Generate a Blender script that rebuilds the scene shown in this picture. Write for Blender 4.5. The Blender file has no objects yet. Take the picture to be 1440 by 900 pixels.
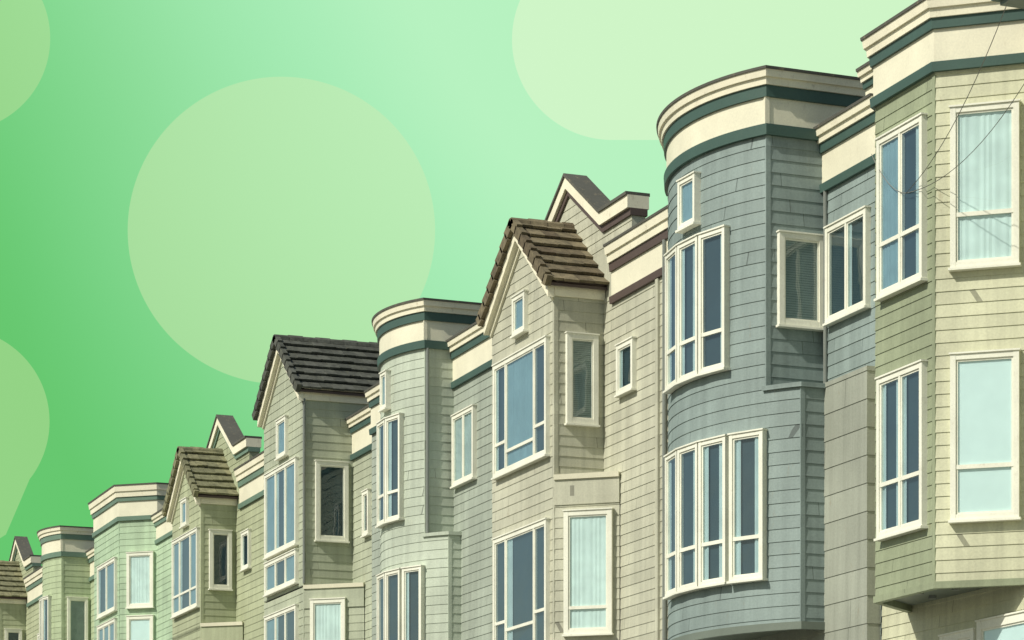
import bpy, math, random
from mathutils import Vector
random.seed(11)
scene=bpy.context.scene

# ------------------------------------------------------------ materials
def srgb(r,g,b):
    f=lambda c:(c/255/12.92) if c/255<=0.04045 else ((c/255+0.055)/1.055)**2.4
    return (f(r),f(g),f(b),1)
def lin(r,g,b): return (r,g,b,1)

class NT:
    def __init__(s,name):
        s.m=bpy.data.materials.new(name); s.m.use_nodes=True
        s.t=s.m.node_tree; s.n=s.t.nodes; s.l=s.t.links
        s.b=s.n["Principled BSDF"]; s.out=s.n["Material Output"]
        s.tc=s.n.new("ShaderNodeTexCoord").outputs["Object"]
    def math(s,op,a,b=None,c=None):
        n=s.n.new("ShaderNodeMath"); n.operation=op
        for i,v in enumerate((a,b,c)):
            if v is None: continue
            if isinstance(v,(int,float)): n.inputs[i].default_value=v
            else: s.l.new(v,n.inputs[i])
        return n.outputs[0]
    def noise(s,scale,detail=4,vec=(1,1,1),rough=.55):
        mp=s.n.new("ShaderNodeMapping"); mp.inputs["Scale"].default_value=vec
        s.l.new(s.tc,mp.inputs[0])
        n=s.n.new("ShaderNodeTexNoise"); n.inputs["Scale"].default_value=scale
        n.inputs["Detail"].default_value=detail; n.inputs["Roughness"].default_value=rough
        s.l.new(mp.outputs[0],n.inputs["Vector"]); return n.outputs["Fac"]
    def mapr(s,v,a,b,c,d):
        n=s.n.new("ShaderNodeMapRange"); s.l.new(v,n.inputs[0])
        for i,x in enumerate((a,b,c,d)): n.inputs[i+1].default_value=x
        return n.outputs[0]
    def mix(s,f,a,b,mode='MIX'):
        n=s.n.new("ShaderNodeMix"); n.data_type='RGBA'; n.blend_type=mode
        if isinstance(f,(int,float)): n.inputs[0].default_value=f
        else: s.l.new(f,n.inputs[0])
        for i,v in ((6,a),(7,b)):
            if isinstance(v,tuple): n.inputs[i].default_value=v
            else: s.l.new(v,n.inputs[i])
        return n.outputs[2]
    def scale(s,col,fac):
        n=s.n.new("ShaderNodeVectorMath"); n.operation='SCALE'
        if isinstance(col,tuple): n.inputs[0].default_value=col[:3]
        else: s.l.new(col,n.inputs[0])
        s.l.new(fac,n.inputs["Scale"]); return n.outputs[0]
    def sep(s):
        n=s.n.new("ShaderNodeSeparateXYZ"); s.l.new(s.tc,n.inputs[0]); return n.outputs
    def bump(s,h,st,dist=.01):
        n=s.n.new("ShaderNodeBump"); n.inputs["Strength"].default_value=st; n.inputs["Distance"].default_value=dist
        s.l.new(h,n.inputs["Height"]); s.l.new(n.outputs[0],s.b.inputs["Normal"])

def siding(name,col,course,rust=.5):
    t=NT(name)
    x,y,z=t.sep()
    bi=t.math('FLOOR',t.math('DIVIDE',z,course))
    wn=t.n.new("ShaderNodeTexWhiteNoise"); wn.noise_dimensions='1D'; t.l.new(bi,wn.inputs["W"])
    h=wn.outputs["Value"]
    u=t.math('ADD',t.math('ADD',x,y),t.math('MULTIPLY',h,9.7))
    fr=t.math('FRACT',t.math('DIVIDE',u,2.6))
    wb=t.n.new("ShaderNodeTexWhiteNoise"); wb.noise_dimensions='2D'
    cb=t.n.new("ShaderNodeCombineXYZ"); t.l.new(bi,cb.inputs[0]); t.l.new(t.math('FLOOR',t.math('DIVIDE',u,2.6)),cb.inputs[1])
    t.l.new(cb.outputs[0],wb.inputs["Vector"])
    board=t.mapr(wb.outputs["Value"],0,1,.93,1.05)
    big=t.mapr(t.noise(.8,3),.3,.7,.86,1.09)
    streak=t.mapr(t.noise(3.4,3,(1.8,1.8,.11),.65),.35,.72,1.05,.82)
    fine=t.mapr(t.noise(38,2),.3,.7,.93,1.06)
    joint=t.mapr(t.math('LESS_THAN',fr,.004),0,1,1,.5)
    k=t.math('MULTIPLY',t.math('MULTIPLY',board,big),t.math('MULTIPLY',streak,t.math('MULTIPLY',fine,joint)))
    c=t.scale(col,k)
    stain=t.mapr(t.noise(6,5,(1,1,.3),.72),.63,.8,0,rust)
    c=t.mix(stain,c,lin(.22,.15,.07))
    t.l.new(c,t.b.inputs["Base Color"]); t.b.inputs["Roughness"].default_value=.62
    t.b.inputs["Specular IOR Level"].default_value=.3
    t.bump(t.noise(30,2,(.25,.25,2)),.25,.004)
    return t.m

def paint(name,col,wear=.35,wearcol=(.3,.24,.15,1),rough=.5):
    t=NT(name)
    k=t.math('MULTIPLY',t.mapr(t.noise(1.5,3),.3,.7,.9,1.06),t.mapr(t.noise(40,2),.3,.7,.95,1.04))
    c=t.scale(col,k)
    w=t.mapr(t.noise(9,5,(1,1,.6),.78),.57,.76,0,wear)
    c=t.mix(w,c,wearcol)
    t.l.new(c,t.b.inputs["Base Color"]); t.b.inputs["Roughness"].default_value=rough
    t.b.inputs["Specular IOR Level"].default_value=.3
    return t.m

def tiles(name,c1,c2,c3):
    t=NT(name)
    g=t.n.new("ShaderNodeNewGeometry")
    r=t.n.new("ShaderNodeValToRGB"); t.l.new(g.outputs["Random Per Island"],r.inputs[0])
    r.color_ramp.elements[0].color=c1; r.color_ramp.elements[1].color=c2
    e=r.color_ramp.elements.new(.5); e.color=c3
    k=t.mapr(t.noise(8,4),.3,.7,.6,1.3)
    c=t.scale(r.outputs[0],k)
    li=t.mapr(t.noise(18,5,(1,1,1),.7),.58,.75,0,.55)
    c=t.mix(li,c,lin(.25,.24,.13))
    t.l.new(c,t.b.inputs["Base Color"]); t.b.inputs["Roughness"].default_value=.85
    t.bump(t.noise(35,3),.5,.01)
    return t.m

CREAM=paint("cream_trim_paint",lin(.82,.78,.61),.5)
CREAMD=paint("cream_frieze_paint",lin(.76,.73,.57),.22)
WINW=paint("window_frame_paint",lin(.79,.79,.68),.3)
TEAL=paint("teal_trim_paint",lin(.062,.115,.098),.3,lin(.12,.15,.12))
TEALP=paint("hazed_teal_trim_paint",lin(.15,.235,.18),.25,lin(.18,.22,.16))  # teal trim on the far houses, paled with haze in the colour
BROWN=paint("brown_trim_paint",lin(.10,.074,.066),.2,lin(.15,.1,.06))
CAP=paint("weathered_parapet_cap",lin(.10,.10,.085),.8,lin(.32,.27,.17),.8)
SOFF=paint("soffit_paint",lin(.16,.19,.16),.3,lin(.1,.09,.07))
ROOFF=paint("flat_roof_felt",lin(.12,.12,.11),.4,lin(.2,.19,.17),.9)
GARAGE=paint("garage_door_paint",lin(.6,.58,.45),.2)
DOORP=paint("front_door_paint",lin(.12,.07,.04),.2)
METAL=paint("downpipe_paint",lin(.2,.22,.2),.4,lin(.16,.1,.06),.45)
M_A=siding("blue_grey_siding",lin(.24,.30,.288),.17)
M_AR=siding("grey_panel_siding",lin(.32,.34,.285),.36,.6)
M_E=siding("beige_siding",lin(.495,.495,.39),.165)
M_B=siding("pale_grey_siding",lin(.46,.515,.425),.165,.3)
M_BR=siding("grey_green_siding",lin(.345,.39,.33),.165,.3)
M_F=siding("sage_siding",lin(.41,.445,.335),.165,.4)
M_G=siding("olive_beige_siding",lin(.40,.435,.285),.165,.3)  # this and the next two: green haze tinted into far-house siding colours
M_C=siding("mint_siding",lin(.40,.53,.365),.165,.2)
M_D=siding("straw_green_siding",lin(.42,.50,.32),.165,.2)
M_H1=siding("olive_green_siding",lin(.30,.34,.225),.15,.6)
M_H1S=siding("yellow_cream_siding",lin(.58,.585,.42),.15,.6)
T_E=tiles("brown_concrete_tiles",lin(.10,.075,.045),lin(.2,.165,.10),lin(.15,.125,.075))
T_F=tiles("dark_grey_tiles",lin(.055,.06,.05),lin(.09,.095,.08),lin(.07,.075,.06))
T_G=tiles("hazed_olive_tiles",lin(.16,.16,.09),lin(.24,.23,.13),lin(.19,.19,.11))  # far roofs, tile colours made paler and greener to carry the haze

def simple(name,col,rough=.7,var=.1):
    t=NT(name); c=t.scale(col,t.mapr(t.noise(3,2),.3,.7,1-var,1+var)); t.l.new(c,t.b.inputs["Base Color"])
    t.b.inputs["Roughness"].default_value=rough; return t.m
DARK=simple("dark_room_panel",lin(.022,.045,.058))  # flat panel behind the panes, darkness of an unlit room in its colour
CURT=simple("sheer_curtain",lin(.50,.57,.56))
CURTB=simple("blue_grey_curtain",lin(.25,.36,.40))
CURTP=simple("white_curtain",lin(.78,.83,.77))
SLAT=simple("blind_slats",lin(.30,.33,.29))
BLIND=simple("roller_blind",lin(.85,.91,.86),.7,.03)
def glass():
    t=NT("window_glass"); t.n.remove(t.b)
    tr=t.n.new("ShaderNodeBsdfTransparent"); tr.inputs[0].default_value=(.82,.92,.94,1)
    gl=t.n.new("ShaderNodeBsdfGlossy"); gl.inputs[0].default_value=(.95,1,1,1); gl.inputs["Roughness"].default_value=.02
    lw=t.n.new("ShaderNodeLayerWeight"); lw.inputs[0].default_value=.5
    f=t.math('MULTIPLY_ADD',t.math('POWER',lw.outputs["Facing"],2.5),.9,.07)
    mx=t.n.new("ShaderNodeMixShader"); t.l.new(f,mx.inputs[0])
    t.l.new(tr.outputs[0],mx.inputs[1]); t.l.new(gl.outputs[0],mx.inputs[2]); t.l.new(mx.outputs[0],t.out.inputs[0])
    bp=t.n.new("ShaderNodeBump"); bp.inputs["Strength"].default_value=.35; bp.inputs["Distance"].default_value=.03
    t.l.new(t.noise(1.6,2),bp.inputs["Height"]); t.l.new(bp.outputs[0],gl.inputs["Normal"])
    return t.m
GLASS=glass()

# ------------------------------------------------------------ mesh builder
class MB:
    def __init__(s): s.v=[];s.f=[];s.mi=[];s.mats=[]
    def m(s,mat):
        if mat not in s.mats: s.mats.append(mat)
        return s.mats.index(mat)
    def face(s,pts,mat):
        i=len(s.v); s.v+= [tuple(p) for p in pts]; s.f.append(tuple(range(i,i+len(pts)))); s.mi.append(s.m(mat))
    def solid(s,bot,top,mat):
        """bot, top: rings of equal length"""
        n=len(bot); i=len(s.v); s.v+=[tuple(p) for p in bot]+[tuple(p) for p in top]; k=s.m(mat)
        s.f.append(tuple(range(i+n-1,i-1,-1))); s.mi.append(k)
        s.f.append(tuple(range(i+n,i+2*n))); s.mi.append(k)
        for j in range(n):
            a=i+j;b=i+(j+1)%n
            s.f.append((a,b,b+n,a+n)); s.mi.append(k)
    def box(s,x0,x1,y0,y1,z0,z1,mat):
        s.solid([(x0,y0,z0),(x1,y0,z0),(x1,y1,z0),(x0,y1,z0)],[(x0,y0,z1),(x1,y0,z1),(x1,y1,z1),(x0,y1,z1)],mat)
    def prismX(s,poly,x0,x1,mat):
        s.solid([(x0,y,z) for y,z in poly],[(x1,y,z) for y,z in poly],mat)
    def tube(s,p,q,r,mat,n=8):
        p=Vector(p);q=Vector(q);d=(q-p).normalized(); a=d.orthogonal().normalized(); b=d.cross(a)
        rg=lambda c:[c+(a*math.cos(6.2832*i/n)+b*math.sin(6.2832*i/n))*r for i in range(n)]
        s.solid(rg(p),rg(q),mat)
    def obj(s,name,parent=None):
        me=bpy.data.meshes.new(name); me.from_pydata(s.v,[],s.f)
        for m in s.mats: me.materials.append(m)
        me.polygons.foreach_set("material_index",s.mi); me.update()
        o=bpy.data.objects.new(name,me); scene.collection.objects.link(o)
        if parent: o.parent=parent
        return o

def nrm(a,b):
    dx,dy=b[0]-a[0],b[1]-a[1]; L=math.hypot(dx,dy); return (dy/L,-dx/L)
def offs(path):
    ns=[nrm(path[i],path[i+1]) for i in range(len(path)-1)]
    out=[]
    for i in range(len(path)):
        if i==0: out.append(ns[0])
        elif i==len(path)-1: out.append(ns[-1])
        else:
            a,b=ns[i-1],ns[i]; d=1+a[0]*b[0]+a[1]*b[1]; out.append(((a[0]+b[0])/d,(a[1]+b[1])/d))
    return out
def P(path,of,i,o,z): return (path[i][0]+of[i][0]*o,path[i][1]+of[i][1]*o,z)

LIP=.010
def clad(mb,path,z0,z1,mat,course=.165,mats=None):
    of=offs(path); k=math.floor(z0/course)
    while k*course<z1-1e-6:
        a=max(z0,k*course); b=min(z1,(k+1)*course)
        if b-a>.004:
            lipa=LIP*(1-(a-k*course)/course)+.003
            lipb=.003+LIP*(1-(b-k*course)/course)
            for i in range(len(path)-1):
                mm=mats[i] if mats else mat
                mb.face([P(path,of,i,lipa,a),P(path,of,i+1,lipa,a),P(path,of,i+1,lipb,b),P(path,of,i,lipb,b)],mm)
                mb.face([P(path,of,i,0,a),P(path,of,i+1,0,a),P(path,of,i+1,lipa,a),P(path,of,i,lipa,a)],mm)
        k+=1
def band(mb,path,z0,z1,o0,o1,mat,back=-.06):
    of=offs(path); n=len(path)
    rings=[[P(path,of,i,back,z0),P(path,of,i,o0,z0),P(path,of,i,o1,z1),P(path,of,i,back,z1)] for i in range(n)]
    base=len(mb.v); k=mb.m(mat)
    for r in rings: mb.v+=r
    for i in range(n-1):
        for j in range(4):
            a=base+4*i+j;b=base+4*i+(j+1)%4
            mb.f.append((a,b,b+4,a+4)); mb.mi.append(k)
    mb.f.append((base,base+1,base+2,base+3)); mb.mi.append(k)
    e=base+4*(n-1); mb.f.append((e+3,e+2,e+1,e)); mb.mi.append(k)
def cornice(mb,path,top,c,t,fz,t2,col,frieze=None):
    band(mb,path,top-.035,top,.17,.175,CAP)
    mid=(top-.035+c)/2
    band(mb,path,mid,top-.035,.14,.155,CREAM)
    band(mb,path,c,mid,.10,.11,CREAM)
    band(mb,path,t,c,.065,.075,col)
    band(mb,path,fz,t,.03,.03,frieze or CREAMD)
    band(mb,path,t2,fz,.06,.07,col)
def lid(mb,path,z,mat): mb.face([(p[0],p[1],z) for p in path],mat)
def post(mb,x,y,z0,z1,mat,w=.05,dx=0,dy=0):
    mb.box(x-w,x+w,y-w,y+w,z0,z1,mat)

def ubox(mb,p,U,N,u0,u1,z0,z1,n0,n1,mat):
    q=lambda u,n,z:(p[0]+U[0]*u+N[0]*n,p[1]+U[1]*u+N[1]*n,z)
    mb.solid([q(u0,n0,z0),q(u1,n0,z0),q(u1,n1,z0),q(u0,n1,z0)],[q(u0,n0,z1),q(u1,n0,z1),q(u1,n1,z1),q(u0,n1,z1)],mat)

def window(W,p0,p1,z0,z1,cols=(1,),rail=None,curt=None,tw=.075,frame=None,sill=True,rails=None):
    """p0,p1 plan points left to right seen from outside; z0,z1 outer frame"""
    fm=frame or WINW
    L=math.hypot(p1[0]-p0[0],p1[1]-p0[1]); U=((p1[0]-p0[0])/L,(p1[1]-p0[1])/L); N=(U[1],-U[0])
    q=lambda u,n,z:(p0[0]+U[0]*u+N[0]*n,p0[1]+U[1]*u+N[1]*n,z)
    ubox(W,p0,U,N,0,tw,z0,z1,-.02,.085,fm); ubox(W,p0,U,N,L-tw,L,z0,z1,-.02,.085,fm)
    ubox(W,p0,U,N,tw,L-tw,z1-tw,z1,-.02,.082,fm); ubox(W,p0,U,N,tw,L-tw,z0,z0+tw,-.02,.082,fm)
    if sill:
        ubox(W,p0,U,N,-.02,L+.02,z0-.03,z0,-.02,.11,fm)
        ubox(W,p0,U,N,-.015,L+.015,z1,z1+.02,-.02,.10,fm)
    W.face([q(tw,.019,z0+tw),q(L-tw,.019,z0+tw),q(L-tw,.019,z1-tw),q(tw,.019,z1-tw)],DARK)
    tot=sum(cols); u=tw; w=L-2*tw; mull=.045
    for ci,c in enumerate(cols):
        ua=u; ub=u+w*c/tot; u=ub
        if ci>0: ubox(W,p0,U,N,ua-mull/2,ua+mull/2,z0+tw,z1-tw,.024,.078,fm)
        r=rails[ci] if rails else rail
        segs=[(z0+tw,z1-tw)] if r is None else [(z0+tw,r),(r,z1-tw)]
        if r is not None: ubox(W,p0,U,N,ua,ub,r-.025,r+.025,.024,.074,fm)
        if isinstance(curt,(list,tuple)): kind=curt[ci]
        else: kind=curt if curt else random.choice(['L','R','LR','none','LR','B','none'])
        for si,(za,zb) in enumerate(segs):
            a=ua+(.022 if ci else 0); b=ub-(.022 if ci<len(cols)-1 else 0)
            # thin sash
            s=.024
            for (x0,x1,y0,y1) in ((a,a+s,za,zb),(b-s,b,za,zb),(a+s,b-s,za,za+s),(a+s,b-s,zb-s,zb)):
                ubox(W,p0,U,N,x0,x1,y0,y1,.025,.066,fm)
            e=[random.uniform(-.004,.004) for _ in range(4)]
            W.face([q(a,.058+e[0],za),q(b,.058+e[1],za),q(b,.058+e[2],zb),q(a,.058+e[3],zb)],GLASS)
        za,zb=z0+tw,z1-tw; wd=ub-ua
        def drape(x0,x1,mat,zlo,zhi,amp=.008):
            n=max(6,int((x1-x0)/.018)); ph=random.random()*6
            pts=[(x0+(x1-x0)*i/n,.040+amp*math.sin(ph+i*1.3+1.5*math.sin(i*.37+ph))) for i in range(n+1)]
            for i in range(n):
                W.face([q(pts[i][0],pts[i][1],zlo),q(pts[i+1][0],pts[i+1][1],zlo),q(pts[i+1][0],pts[i+1][1],zhi),q(pts[i][0],pts[i][1],zhi)],mat)
        if kind in('L','LR'): drape(ua,ua+wd*random.uniform(.16,.3),CURT,za,zb)
        if kind in('R','LR'): drape(ub-wd*random.uniform(.16,.3),ub,CURT,za,zb)
        if kind=='B': drape(ua,ub,CURTB,za,zb,.004)
        if kind=='full': drape(ua,ub,CURT,za,zb)
        if kind=='white': drape(ua,ub,CURTP,za,zb,.003)
        if kind=='blind': W.face([q(ua,.045,za),q(ub,.045,za),q(ub,.045,zb),q(ua,.045,zb)],BLIND)
        if kind=='slats':
            z=za
            while z<zb-.03:
                W.face([q(ua,.046,z),q(ub,.046,z),q(ub,.040,z+.03),q(ua,.040,z+.03)],SLAT); z+=.032

# ------------------------------------------------------------ house parts
XB=16.1
def house(name):
    e=bpy.data.objects.new(name,None); scene.collection.objects.link(e); return e

def body(par,y0,y1,xr,top,mat,ztop_wall,course=.165,lower=None,back=11):
    w=MB()
    w.box(xr+.012,xr+back,y0+.01,y1-.01,0,top-.08,mat)
    w.box(xr+.02,xr+back-.02,y0+.02,y1-.02,top-.08,top-.05,ROOFF)
    clad(w,[(xr,y1),(xr,y0)],.4,ztop_wall,mat,course)
    w.box(xr-.04,xr+.01,y0+.01,y1-.01,0,.4,SOFF)
    w.obj("main_walls",par)
    # street level: garage door and front door
    g=MB(); c=(y0+y1)/2
    x=xr
    g.box(x-.05,x+.01,c-1.9,c+1.1,.02,2.55,CREAM)
    for i in range(4): g.box(x-.075,x-.05,c-1.75,c+.95,.08+i*.58,.62+i*.58,GARAGE)
    g.obj("garage_door",par)
    d=MB(); d.box(x-.05,x+.01,c+1.5,c+2.6,.02,2.5,CREAM); d.box(x-.07,x-.05,c+1.62,c+2.48,.05,2.2,DOORP)
    d.box(x-.08,x-.07,c+1.75,c+2.35,.3,1.0,DOORP); d.box(x-.08,x-.07,c+1.75,c+2.35,1.2,2.0,DOORP)
    d.obj("front_door",par)

def arcpath(cx,cy,R,a0,a1,n):
    return [(cx-R*math.cos(math.radians(a0+(a1-a0)*i/n)),cy-R*math.sin(math.radians(a0+(a1-a0)*i/n))) for i in range(n+1)]

def round_house(name,yc,R,xr,y0,y1,mat,matr,dz,wins,lowwins,sq,bandcol,lowb,recw,sidew,course=.165,lowpanel=None,curts=None,lcurts=None):
    par=house(name); top=13.25+dz; rt=12.55+dz
    b=32; cx=XB+R*math.cos(math.radians(b)); cy=yc+R*math.sin(math.radians(b))
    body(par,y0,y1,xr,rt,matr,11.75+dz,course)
    # recess cornice
    c=MB(); cornice(c,[(xr,y1),(xr,y0)],rt,12.34+dz,12.22+dz,11.80+dz,11.69+dz,bandcol); c.obj("recess_cornice",par)
    arc=arcpath(cx,cy,R,-b,b,26)
    full=[(xr+2.2,arc[0][1])]+arc+[(xr+2.2,arc[-1][1])]
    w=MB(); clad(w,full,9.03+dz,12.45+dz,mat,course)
    k=arc[-1]; post(w,k[0]+.018,k[1]+.018,9.03+dz,12.40+dz,mat,.034)
    band(w,full,12.2+dz,top-.03,0.004,0.004,mat,-.1)
    lid(w,full,top-.06,ROOFF); w.obj("bay_walls",par)
    c=MB(); cornice(c,full,top,13.03+dz,12.88+dz,12.52+dz,12.38+dz,bandcol)
    c.box(k[0]-.045,k[0]+.02,k[1]-.045,k[1]+.02,12.52+dz,12.88+dz,CREAMD)
    c.obj("bay_cornice",par)
    # lower, wider bay
    arc2=arcpath(cx,cy,R,-lowb,lowb,32)
    f2=[(xr,arc2[0][1])]+arc2+[(xr,arc2[-1][1])]
    w=MB(); clad(w,f2,5.9,9.03+dz,mat,course); lid(w,f2,9.028+dz,mat)
    lid(w,f2,5.9,SOFF); band(w,f2,5.80,5.9,.03,.03,SOFF)
    k2=arc2[-1]; post(w,k2[0]+.018,k2[1]+.018,5.9,9.0+dz,mat,.034)
    na=arcpath(cx,cy,R,b-1,lowb,6)+[(xr,arc2[-1][1])]
    band(w,na,8.99+dz,9.05+dz,.045,.045,mat)
    w.obj("lower_bay_walls",par)
    pt=lambda a:(cx-(R+.022)*math.cos(math.radians(a)),cy-(R+.022)*math.sin(math.radians(a)))
    W=MB()
    for i,(a0,a1) in enumerate(wins): window(W,pt(a0+.15),pt(a1-.15),9.38+dz,11.27+dz,(1,),9.90+dz,curts[i] if curts else None,.055)
    for i,(a0,a1) in enumerate(lowwins): window(W,pt(a0+.15),pt(a1-.15),6.50,8.46+dz,(1,),7.06,lcurts[i] if lcurts else None,.055)
    if sq: window(W,pt(sq[0]),pt(sq[1]),11.47+dz,12.14+dz,(1,),None,'B',.055)
    if sidew: window(W,(sidew[0],yc),(sidew[1],yc),sidew[2],sidew[3],(1,),None,'slats',.075)
    if recw: window(W,(xr,recw[0]),(xr,recw[1]),recw[2],recw[3],(1,1),None,recw[4],.065)
    W.obj("windows",par)
    if lowpanel:
        p=MB(); clad(p,[(xr-.2,y1-2),(xr-.2,y0+.02),(xr,y0+.02)],5.0,9.06,lowpanel,.36); lid(p,[(xr,y1-2),(xr-.2,y1-2),(xr-.2,y0+.02),(xr,y0+.02)],9.058,lowpanel)
        lid(p,[(xr,y1-2),(xr-.2,y1-2),(xr-.2,y0+.02),(xr,y0+.02)],5.0,SOFF)
        p.obj("lower_recess_panel",par)
    return par

def gable_roof(par,yc,half,zr,slope,x0,x1,mat,over=.12,name="tile_roof"):
    r=MB(); ye=half+over; th=.05
    # deck
    for s in (-1,1):
        r.prismX([(yc,zr),(yc+s*ye,zr-ye*slope),(yc+s*ye,zr-ye*slope-th),(yc,zr-th)],x0+.02,x1,BROWN)
    L=ye*math.hypot(1,slope); ds=.30; n=int(L/ds)+1; cs=1/math.hypot(1,slope); sn=slope*cs
    tw=.24; nx=max(1,int((x1-x0)/tw)); tw=(x1-x0)/nx
    for s in (-1,1):
        for i in range(n):
            s0=max(-.02,L-(i+1)*ds-.03)      # upper end distance from ridge
            s1=L-i*ds+.03
            if s1-s0<.06: continue
            off=(i%2)*tw*.5
            for j in range(-1,nx+1):
                xa=x0+j*tw+off; xb=xa+tw-.008
                xa=max(xa,x0); xb=min(xb,x1)
                if xb-xa<.04: continue
                jz=random.uniform(-.006,.01); js=random.uniform(-.012,.012)
                def pp(d,h): return (yc+s*(d*cs+h*sn),zr-d*sn+h*cs)
                poly=[pp(s0,.004),pp(s1+js,.05+jz),pp(s1+js,.095+jz),pp(s0,.03)]
                r.prismX(poly,xa,xb,mat)
        # rake (verge) tiles
        m=int(L/.27)
        for i in range(m+1):
            d0=i*.27-.02; d1=min(d0+.31,L+.04)
            if d1-d0<.05: continue
            def pp(d,h): return (yc+s*(d*cs+h*sn),zr-d*sn+h*cs)
            poly=[pp(d0,-.09),pp(d1,-.05),pp(d1,.13),pp(d0,.08)]
            r.prismX(poly,x0-.05,x0+.05,mat)
    nr=int((x1-x0)/.3)+1
    for i in range(nr):
        xa=x0-.05+i*.3; xb=min(xa+.32,x1)
        if xb-xa<.05: continue
        h=.085+.012*(i%2)
        r.prismX([(yc-.13,zr-.03),(yc-.11,zr+.04),(yc-.05,zr+h),(yc+.05,zr+h),(yc+.11,zr+.04),(yc+.13,zr-.03)],xa,xb-.004+.004*(i%2),mat)
    r.obj(name,par)

def gable_front(w,y0,y1,z,zr,x,mat,course):
    yc=(y0+y1)/2; k=math.floor(z/course); H=zr-z; hw=(y1-y0)/2
    f=lambda zz:hw*max(0,(zr-zz))/H
    while k*course<zr:
        a=max(z,k*course); b=min(zr,(k+1)*course)
        if b-a>.003:
            la=LIP*(1-(a-k*course)/course)+.003; lb=.003+LIP*(1-(b-k*course)/course)
            w.face([(x-la,yc+f(a),a),(x-la,yc-f(a),a),(x-lb,yc-f(b),b),(x-lb,yc+f(b),b)],mat)
            w.face([(x,yc+f(a),a),(x,yc-f(a),a),(x-la,yc-f(a),a),(x-la,yc+f(a),a)],mat)
        k+=1
def rake(w,yc,hw,z,zr,x0,x1,t0,t1,mat,over=.0):
    """boards following the gable; t0,t1 vertical offsets below slope line"""
    s=(zr-z)/hw
    for sg in (-1,1):
        e=hw+over
        w.prismX([(yc,zr-t0),(yc+sg*e,zr-s*e-t0),(yc+sg*e,zr-s*e-t1),(yc,zr-t1)],x0,x1,mat)

def angled_lower(par,xr,y0,y1,mat,z1,z0=5.9,course=.165,capt=.0,curt='blind',twin=(.16,.9),name="lower_bay_walls",wz=None,front=True,frontw=None,fc=None):
    p=xr-XB; q=p*.81
    path=[(xr,y1+q),(XB,y1),(XB,y0),(xr-.02,y0-q*.976)]
    w=MB(); clad(w,path,z0,z1+.03,mat,course); lid(w,path,z1+.028,mat); lid(w,path,z0,SOFF)
    band(w,path,z0-.1,z0,.03,.03,SOFF)
    post(w,XB+.018,y0+.020,z0,z1,mat,.031)
    sd=[(XB-.0,y0),(xr-.02,y0-q*.976)]
    band(w,sd,z1-.02,z1+.06,.06,.07,CREAMD); band(w,sd,z1-.42,z1-.02,.03,.03,mat)
    w.obj(name,par)
    W=MB()
    d=lambda t:(XB+(xr-.02-XB)*t,y0-q*.976*t)
    if wz is None: wz=(6.55,8.5)
    window(W,d(twin[0]),d(twin[1]),wz[0],wz[1],(1,),wz[0]+.42,curt,.075)
    if frontw:
        fy0,fy1,cols,za,zb,rails=frontw
        window(W,(XB,fy1),(XB,fy0),za,zb,cols,None,fc,.07,rails=rails)
    W.obj("lower_windows",par)

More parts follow.
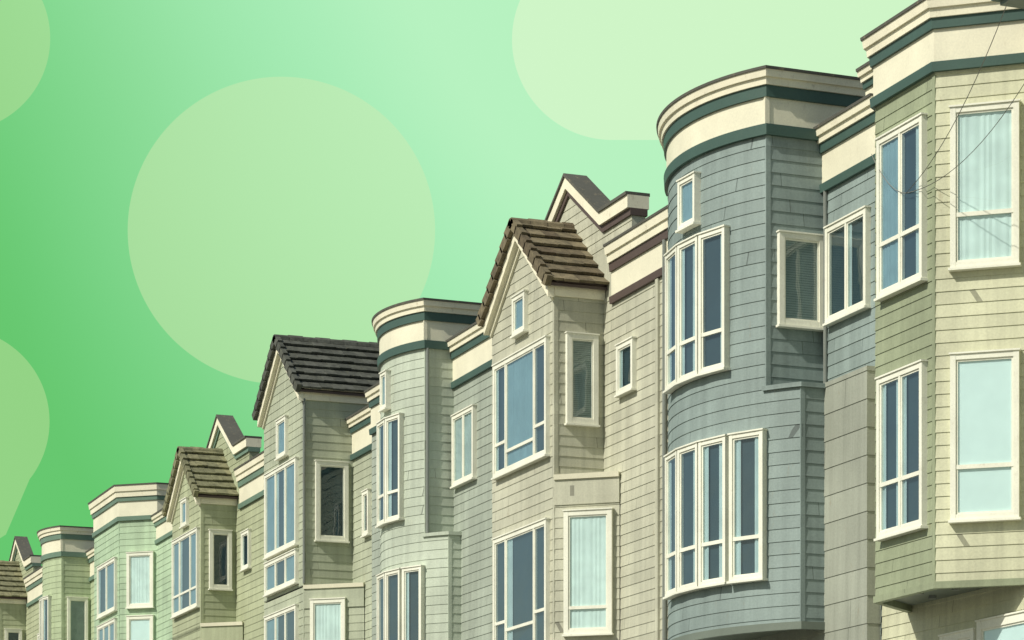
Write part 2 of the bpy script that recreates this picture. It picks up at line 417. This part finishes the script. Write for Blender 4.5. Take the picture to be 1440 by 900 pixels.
def gable_house(name,yn,yf,xr,y0,y1,mat,dz,roofmat,trimcol,gcurt,course=.165,deep=False,pediment=True,recw=None,sidew=None,recessmat=None,fw=None,sq=None,ridge=13.36,eave=12.17,two=False,matf=None,reccorn=None):
    par=house(name); yc=(yn+yf)/2; hw=(yf-yn)/2
    mf=matf or mat
    ev=eave+dz; zr=ridge+dz; sl=(zr-ev)/hw
    xe=xr+ (3.2 if deep else .0)
    rt=(12.72 if not deep else 12.55)+dz
    body(par,y0,y1,xr,rt,recessmat or mat,11.95+dz,course)
    # upper bay
    path=[(xe if deep else xr,yf),(XB,yf),(XB,yn),(xe if deep else xr,yn)]
    zl=9.06+dz*.3
    w=MB(); clad(w,path,zl,ev,mat,course,mats=[mat,mf,mat]); gable_front(w,yn,yf,ev,zr,XB,mf,course)
    post(w,XB+.018,yn+.018,zl,ev-.2,mat,.034)
    lid(w,path,ev-.01,mat)
    w.prismX([(yn,ev),(yf,ev),(yc,zr)],XB+.01,XB+.1,mat)
    w.obj("bay_walls",par)
    t=MB()
    rake(t,yc,hw,ev,zr,XB-.14,XB-.03,.03,.22,CREAM,.06)
    rake(t,yc,hw,ev,zr,XB-.05,XB-.001,.22,.32,CREAMD,.0)
    band(t,[(XB-.02,yn),(xe if deep else xr,yn)],ev-.24,ev-.05,.04,.05,CREAM)
    band(t,[(XB-.02,yn),(xe if deep else xr,yn)],ev-.05,ev+.02,.09,.10,BROWN if not deep else CREAM)
    t.obj("gable_trim",par)
    gable_roof(par,yc,hw,zr+.05,sl,XB-.17,(xe if deep else xr+.02),roofmat)
    if deep:
        w=MB(); w.prismX([(yn,ev),(yf,ev),(yc,zr)],xe-.1,xe,mat); w.obj("rear_gable",par)
    # recess cornice
    c=MB(); 
    if deep: cornice(c,[(xr,yn-.02),(xr,y0)],rt,12.36+dz,12.25+dz,11.80+dz,11.69+dz,trimcol)
    else: cornice(c,[(xr,yn-.36),(xr,y0)],rt,12.43+dz,12.30+dz,11.90+dz,11.79+dz,trimcol)
    c.obj("recess_cornice",par)
    if pediment:
        g=MB(); x0,x1=xr+.03,xr+.25; ya=yn+1.47; za=14.30+dz; yr=yn+.04; zb=13.34+dz; s2=(za-zb)/(ya-yr)
        yl=ya+1.75; ys=yn-1.09
        # wall built of courses on the street face
        zc=12.3+dz
        g.prismX([(ys+.03,zc),(ys+.03,zb-.04),(yr,zb-.04),(ya,za-.04),(yl,za-.04-s2*1.75),(yl,zc)],x0,x1,mat)
        zz=zc
        while zz<za-.1:
            h=.165
            ylo=ys+.03 if zz<zb-.2 else yr+(zz-zb+.2)/s2
            yhi=ya+(za-zz-.15)/s2
            if yhi-ylo>.1: g.prismX([(ylo,zz),(yhi,zz),(yhi-.12,zz+.15),(ylo+(.12 if zz>=zb-.2 else 0),zz+.15)],x0-.012,x0-.001,mat)
            zz+=h
        def board(a,b,t0,t1,n0,mt): g.prismX([(a[0],a[1]-t0),(b[0],b[1]-t0),(b[0],b[1]-t1),(a[0],a[1]-t1)],x0-n0,x1+n0*.5,mt)
        A=(ya,za);Rr=(yr,zb);S=(ys,zb);Lf=(yl,za-s2*1.75)
        for a,b in ((A,Rr),(A,Lf),(Rr,S)):
            board(a,b,-.05,0,.13,CAP); board(a,b,0,.20,.10,CREAM); board(a,b,.20,.31,.05,trimcol)
        g.obj("pediment",par)
    W=MB()
    if fw:
        (fy0,fy1,cols,za,zb,rails)=fw
        window(W,(XB,fy1),(XB,fy0),za,zb,cols,None,gcurt,.07,rails=rails)
        if two: window(W,(XB,fy1),(XB,fy0),9.17,9.85,cols,None,('B','none','B'),.07)
    if sq: window(W,(XB,sq[1]),(XB,sq[0]),sq[2],sq[3],(1,),None,'B',.065)
    if sidew: window(W,(sidew[0],yn),(sidew[1],yn),sidew[2],sidew[3],(1,),None,sidew[4],.085)
    if recw: window(W,(xr,recw[1]),(xr,recw[0]),recw[2],recw[3],(1,),None,'LR',.07)
    W.obj("windows",par)
    return par

# ------------------------------------------------------------ the row
# near green house with angled bay
h1=house("green_bay_house"); xr=16.95; yn,yf=27.80,29.23; q=.85*.81
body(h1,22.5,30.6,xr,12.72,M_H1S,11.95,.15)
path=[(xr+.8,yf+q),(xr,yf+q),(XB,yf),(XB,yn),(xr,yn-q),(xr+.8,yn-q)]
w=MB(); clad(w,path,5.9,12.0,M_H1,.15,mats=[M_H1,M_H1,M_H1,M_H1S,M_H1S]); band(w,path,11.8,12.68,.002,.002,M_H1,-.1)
lid(w,path,12.66,ROOFF); lid(w,path[1:-1],5.9,SOFF); band(w,path[1:-1],5.82,5.9,.03,.03,M_H1)
post(w,XB+.018,yn+.020,5.9,11.9,M_H1,.031); w.obj("bay_walls",h1)
c=MB(); cornice(c,path,12.74,12.50,12.38,11.99,11.88,TEAL)
cornice(c,[(xr,31.0),(xr,yf+q-.3)],12.97,12.80,12.72,12.5,12.42,TEAL)
cornice(c,[(xr,yn-q),(xr,22.5)],12.72,12.50,12.38,11.99,11.88,TEAL)
c.obj("cornice",h1)
# eave of the next roof section, reaching out over the wall
ev=MB(); ev.box(16.02,17.0,24.6,26.42,12.26,12.44,TEAL); ev.box(15.96,17.0,24.55,26.48,12.44,12.50,CAP); ev.box(16.1,17.0,24.7,26.36,12.20,12.258,SOFF)
ev.obj("projecting_eave",h1)
W=MB()
window(W,(XB,29.07),(XB,27.97),9.50,11.43,(1,1),10.14,('B','R'),.065)
window(W,(XB,29.07),(XB,27.97),6.58,8.52,(1,1),7.22,('LR','L'),.065)
d=lambda t:(XB+.85*t,yn-q*t)
window(W,d(.17),d(.90),9.55,11.43,(1,),10.17,'white',.065)
window(W,d(.17),d(.90),6.60,8.54,(1,),7.22,'blind',.065)
window(W,(xr,30.34),(xr,29.35),3.7,5.38,(1,1),None,None,.08)
window(W,(xr,29.02),(xr,28.22),3.7,5.42,(1,1),None,'LR',.08)
window(W,(xr,28.15),(xr,26.9),3.7,5.50,(1,),None,'blind',.1)
window(W,(xr,26.2),(xr,25.0),9.5,11.4,(1,1),10.1,None,.08)
window(W,(xr,26.2),(xr,25.0),6.6,8.5,(1,1),7.2,None,.08)
W.obj("windows",h1)
# soffit fittings under the near bay
sf=MB()
for (x,y) in ((16.35,28.6),(16.55,28.1),(16.7,28.9)): sf.tube((x,y,5.90),(x,y,5.86),.05,METAL,12)
sf.obj("soffit_vents",h1)

a_=round_house("blue_grey_round_bay_house",32.21,2.9,16.95,30.62,36.6,M_A,M_A,0,
    [(-14,-2.5),(-2.5,9),(9,20)],[(-14,-2.5),(-2.5,9),(9,20.3),(21,32.3)],(-2.2,7.6),TEAL,42,
    (32.02,30.9,9.9,11.17,('none','L')),(16.25,16.92,9.87,11.1),.17,M_AR,['L','LR','R'],['L','R','LR','LR'])
dp=MB(); dp.tube((16.915,32.10,9.06),(16.915,32.10,11.7),.028,METAL); dp.obj("downpipe",a_)

e=gable_house("beige_gable_house",39.69,42.46,16.95,36.62,43.2,M_E,0,T_E,BROWN,('LR','B','none'),
    recw=(38.38,39.02,10.28,11.06),sidew=(16.28,16.82,9.92,11.35,'slats'),
    fw=(39.86,42.24,(1,2.6,1),9.45,11.32,(9.98,9.8,9.98)),sq=(40.80,41.36,11.63,12.26))
angled_lower(e,16.95,39.69,42.46,M_E,9.03,curt='white',frontw=(39.86,42.24,(1,2.6,1),6.4,8.42,(7.0,6.85,7.0)),fc=('none','L','none'))
pm=MB(); pm.box(16.90,16.949,36.95,37.06,5.9,11.78,CREAMD); pm.box(16.90,16.949,37.5,37.6,5.9,11.78,M_E)
pm.tube((16.9,37.25,3),(16.9,37.25,12.3),.035,METAL); pm.obj("corner_boards",e)

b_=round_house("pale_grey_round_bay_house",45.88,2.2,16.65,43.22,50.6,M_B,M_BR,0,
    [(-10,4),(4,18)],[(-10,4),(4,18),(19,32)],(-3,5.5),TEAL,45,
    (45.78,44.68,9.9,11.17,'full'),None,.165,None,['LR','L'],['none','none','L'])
dp=MB(); dp.tube((16.13,45.84,9.06),(16.13,45.84,12.38),.03,METAL); dp.obj("downpipe",b_)

f=gable_house("sage_gable_house",53.40,56.37,17.15,50.62,58.2,M_F,0,T_F,TEAL,('B','LR','B'),deep=True,pediment=False,
    recw=(52.15,52.55,10.0,10.9),sidew=(16.33,17.03,10.0,11.63,'none'),
    fw=(53.76,56.1,(1,1,1),9.97,11.75,(None,None,None)),sq=(54.5,55.2,11.95,12.75),ridge=14.38,eave=13.12,two=True)
angled_lower(f,17.15,53.40,56.37,M_F,9.0,wz=(6.5,8.75),twin=(.12,.7),curt='white',frontw=(53.76,56.1,(1,1,1),6.5,8.7,(7.2,7.2,7.2)),fc=('B','LR','none'))
dp=MB(); dp.tube((16.09,53.38,9.1),(16.09,53.38,12.9),.03,METAL); dp.obj("downpipe",f)

g=gable_house("olive_gable_house",61.74,64.48,16.95,58.22,65.4,M_G,.09,T_G,TEALP,('B','LR','B'),
    recw=(60.4,61.05,10.4,11.27),sidew=(16.28,16.82,10.03,11.41,'none'),
    fw=(61.85,64.26,(1,1.6,1),9.63,11.47,(10.1,10.1,10.1)),sq=(62.85,63.4,11.70,12.33))
angled_lower(g,16.95,61.74,64.48,M_G,9.15)

# mint angled bay house
c_=house("mint_angled_bay_house"); xr=16.95; yn,yf=70.24,73.27
body(c_,65.42,74.6,xr,12.95,M_C,12.2)
path=[(xr+2,yf+q),(xr,yf+q),(XB,yf),(XB,yn),(xr,yn-q),(xr+2,yn-q)]
w=MB(); clad(w,path,5.9,12.95,M_C); band(w,path,12.8,13.76,.002,.002,M_C,-.1); lid(w,path,13.72,ROOFF); lid(w,path[1:-1],5.9,SOFF)
post(w,XB+.018,yn+.020,5.9,12.86,M_C,.031); w.obj("bay_walls",c_)
c=MB(); cornice(c,path,13.80,13.48,13.37,12.97,12.86,TEALP); cornice(c,[(xr,74.6),(xr,65.42)],12.95,12.76,12.66,12.3,12.2,TEALP); c.obj("cornice",c_)
W=MB(); d=lambda t:(XB+.85*t,yn-q*t)
window(W,(XB,72.6),(XB,70.45),10.55,11.93,(1,1),None,('LR','B'),.08)
window(W,(XB,72.6),(XB,70.45),8.6,10.32,(1,1,1),None,'B',.08)
window(W,d(.22),d(.92),10.56,12.0,(1,),None,'white',.08)
window(W,d(.22),d(.92),8.6,10.33,(1,),None,'blind',.08)
W.obj("windows",c_)

round_house("straw_green_round_bay_house",77.63,2.0,16.95,74.62,82.4,M_D,M_D,.55,
    [(-10,4),(4,18)],[(-10,4),(4,18)],None,TEALP,45,None,(16.25,16.85,9.9,11.75),.165)
z=gable_house("far_gable_house",87.33,90.1,16.95,82.42,92.5,M_G,.8,T_G,TEALP,None,
    recw=(84.4,85.1,10.4,11.5),sidew=(16.25,16.8,10.4,11.9,'none'),
    fw=(87.5,89.9,(1,1.6,1),10.3,12.2,(10.9,10.9,10.9)))
angled_lower(z,16.95,87.33,90.1,M_G,9.3)

# ------------------------------------------------------------ street
def noisy(name,c1,c2,scale,rough):
    t=NT(name); col=t.mix(t.noise(scale,4),c1,c2); t.l.new(t.scale(col,t.mapr(t.noise(.3,4),.3,.7,.8,1.15)),t.b.inputs["Base Color"])
    t.b.inputs["Roughness"].default_value=rough; t.bump(t.noise(scale*2,3),.4,.01); return t.m
ASPH=noisy("asphalt",lin(.04,.04,.04),lin(.07,.07,.068),40,.9)
CONC=noisy("concrete",lin(.28,.27,.24),lin(.38,.37,.33),15,.85)
GRND=noisy("ground_soil",lin(.12,.11,.08),lin(.18,.17,.12),2,.95)
LINE=noisy("road_paint",lin(.5,.45,.1),lin(.7,.62,.15),20,.7)
m=MB(); m.face([(-1500,-1500,-.14),(1500,-1500,-.14),(1500,1500,-.14),(-1500,1500,-.14)],GRND); m.obj("ground")
m=MB(); m.face([(2,-100,-.13),(12.5,-100,-.13),(12.5,200,-.13),(2,200,-.13)],ASPH); m.obj("road")
m=MB()
for k in (7.1,7.4): m.face([(k,-100,-.126),(k+.1,-100,-.126),(k+.1,200,-.126),(k,200,-.126)],LINE)
m.obj("road_markings")
def pave(x0,x1):
    m=MB(); m.box(x0,x1,-100,200,-.138,0,CONC); return m.obj("pavement")
pave(12.5,17.0); pave(-3,2)

# ------------------------------------------------------------ service wires on the near house
wi=MB()
def wire(a,b,sag,r=.005):
    n=24; pts=[]
    for i in range(n+1):
        t=i/n; pts.append(Vector(a).lerp(Vector(b),t)+Vector((0,0,-sag*4*t*(1-t))))
    for i in range(n):
        p,q2=pts[i],pts[i+1]; d=(q2-p).normalized(); s1=d.cross(Vector((0,0,1))).normalized()*r; s2=d.cross(s1).normalized()*r
        wi.solid([p+s1,p+s2,p-s1,p-s2],[q2+s1,q2+s2,q2-s1,q2-s2],WIRE)
WIRE=simple("grey_cable",lin(.16,.16,.14))
wire((16.02,28.35,10.6),(15.2,23.5,13.2),.55)
wire((16.02,28.35,10.6),(15.6,23.0,12.6),.75)
wire((16.02,28.35,10.6),(16.02,29.2,11.3),.12)
wi.obj("service_wire")

# ------------------------------------------------------------ sky backdrop
al=math.atan(1472/3800)
sky=bpy.data.objects.new("sky",None); scene.collection.objects.link(sky)
sky.rotation_euler=(0,0,-al)      # local +Y along the backdrop axis
def skymat(name,cols,alpha=None):
    t=NT(name); t.n.remove(t.b)
    em=t.n.new("ShaderNodeEmission")
    if alpha is None:
        x,y,z=t.sep()
        k=t.math('ADD',t.math('MULTIPLY',t.math('ADD',x,114),.7/110.5),t.math('MULTIPLY',t.math('SUBTRACT',z,136.6),.42/110.5))
        k=t.math('ADD',k,t.mapr(t.noise(.006,1),.3,.7,-.06,.06))
        r=t.n.new("ShaderNodeValToRGB"); t.l.new(k,r.inputs[0]); r.color_ramp.interpolation='B_SPLINE'
        r.color_ramp.elements[0].position=-0.0; r.color_ramp.elements[0].color=cols[0]
        r.color_ramp.elements[1].position=1; r.color_ramp.elements[1].color=cols[-1]
        for i,cc in enumerate(cols[1:-1]):
            e=r.color_ramp.elements.new((i+1)/(len(cols)-1)); e.color=cc
        t.l.new(r.outputs[0],em.inputs[0]); t.l.new(em.outputs[0],t.out.inputs[0])
    else:
        em.inputs[0].default_value=cols
        tr=t.n.new("ShaderNodeBsdfTransparent"); mx=t.n.new("ShaderNodeMixShader"); mx.inputs[0].default_value=alpha
        t.l.new(tr.outputs[0],mx.inputs[1]); t.l.new(em.outputs[0],mx.inputs[2]); t.l.new(mx.outputs[0],t.out.inputs[0])
    return t.m
SK=skymat("green_sky",[srgb(100,198,108),srgb(116,208,128),srgb(138,219,150),srgb(158,231,172),srgb(169,237,184),srgb(186,243,194)])
m=MB(); m.face([(-300,700,-30),(560,700,-30),(560,700,520),(-300,700,520)],SK); m.obj("backdrop",sky)
def disc(pts,mat,y,name):
    m=MB(); m.face([(x,y,z) for x,z in pts],mat); m.obj(name,sky)
def ring(cx,cz,r,a0=0,a1=360,n=160):
    return [(cx+r*math.cos(math.radians(a0+(a1-a0)*i/n)),cz+r*math.sin(math.radians(a0+(a1-a0)*i/n))) for i in range(n+(0 if a1-a0==360 else 1))]
S1=skymat("pale_sky_disc_a",srgb(208,234,178),.42)
S2=skymat("pale_sky_disc_b",srgb(228,248,206),.50)
S3=skymat("pale_sky_disc_c",srgb(190,226,158),.42)
disc(ring(-59.4,186.4,39.6),S1,696,"pale_disc")
disc(ring(25.8,235.2,25.8,90,270)+ring(180,235.2,25.8,-90,90),S2,695,"pale_capsule")
disc(ring(-142.6,235.2,24),S3,694,"pale_disc")
cx,cz,r=-142.6,136.6,24.0
disc(ring(cx,cz,r,-38,180)+[(cx-8,cz-42),(-129.8,cz-29)],S3,693,"pale_pin")

# ------------------------------------------------------------ light
sun_el=math.radians(42); 
# towards the sun: out over the street, slightly back towards the viewer's end
az=math.radians(12); dirv=Vector((-math.cos(az)*math.cos(sun_el),-math.sin(az)*math.cos(sun_el),math.sin(sun_el)))
sd=bpy.data.lights.new("sun","SUN"); sd.energy=4.2; sd.angle=math.radians(.5); sd.color=(1,.955,.84)
so=bpy.data.objects.new("sun",sd); scene.collection.objects.link(so)
so.rotation_euler=dirv.to_track_quat('Z','Y').to_euler(); so.location=(-20,0,40)
wd=bpy.data.worlds.new("World"); scene.world=wd; wd.use_nodes=True
nt=wd.node_tree; bg=nt.nodes["Background"]; st=nt.nodes.new("ShaderNodeTexSky"); st.sky_type='NISHITA'; st.sun_disc=False
st.sun_elevation=sun_el; st.sun_rotation=math.atan2(dirv.x,dirv.y); st.air_density=1.0; st.dust_density=1.6; st.ozone_density=.8
hz=nt.nodes.new("ShaderNodeMix"); hz.data_type='RGBA'; hz.blend_type='MULTIPLY'; hz.inputs[0].default_value=1; hz.inputs[7].default_value=(.98,1.02,.88,1)
nt.links.new(st.outputs[0],hz.inputs[6]); nt.links.new(hz.outputs[2],bg.inputs[0]); bg.inputs[1].default_value=.085

# ------------------------------------------------------------ camera
cd=bpy.data.cameras.new("camera"); cam=bpy.data.objects.new("camera",cd); scene.collection.objects.link(cam)
cam.location=(0,0,1.6); cam.rotation_euler=(math.radians(90),0,-al)
cd.sensor_fit='HORIZONTAL'; cd.sensor_width=36; cd.lens=95; cd.shift_y=883/1440; cd.clip_end=4000; cd.clip_start=.1
scene.camera=cam
scene.view_settings.view_transform='Standard'; scene.view_settings.look='None'; scene.view_settings.exposure=0
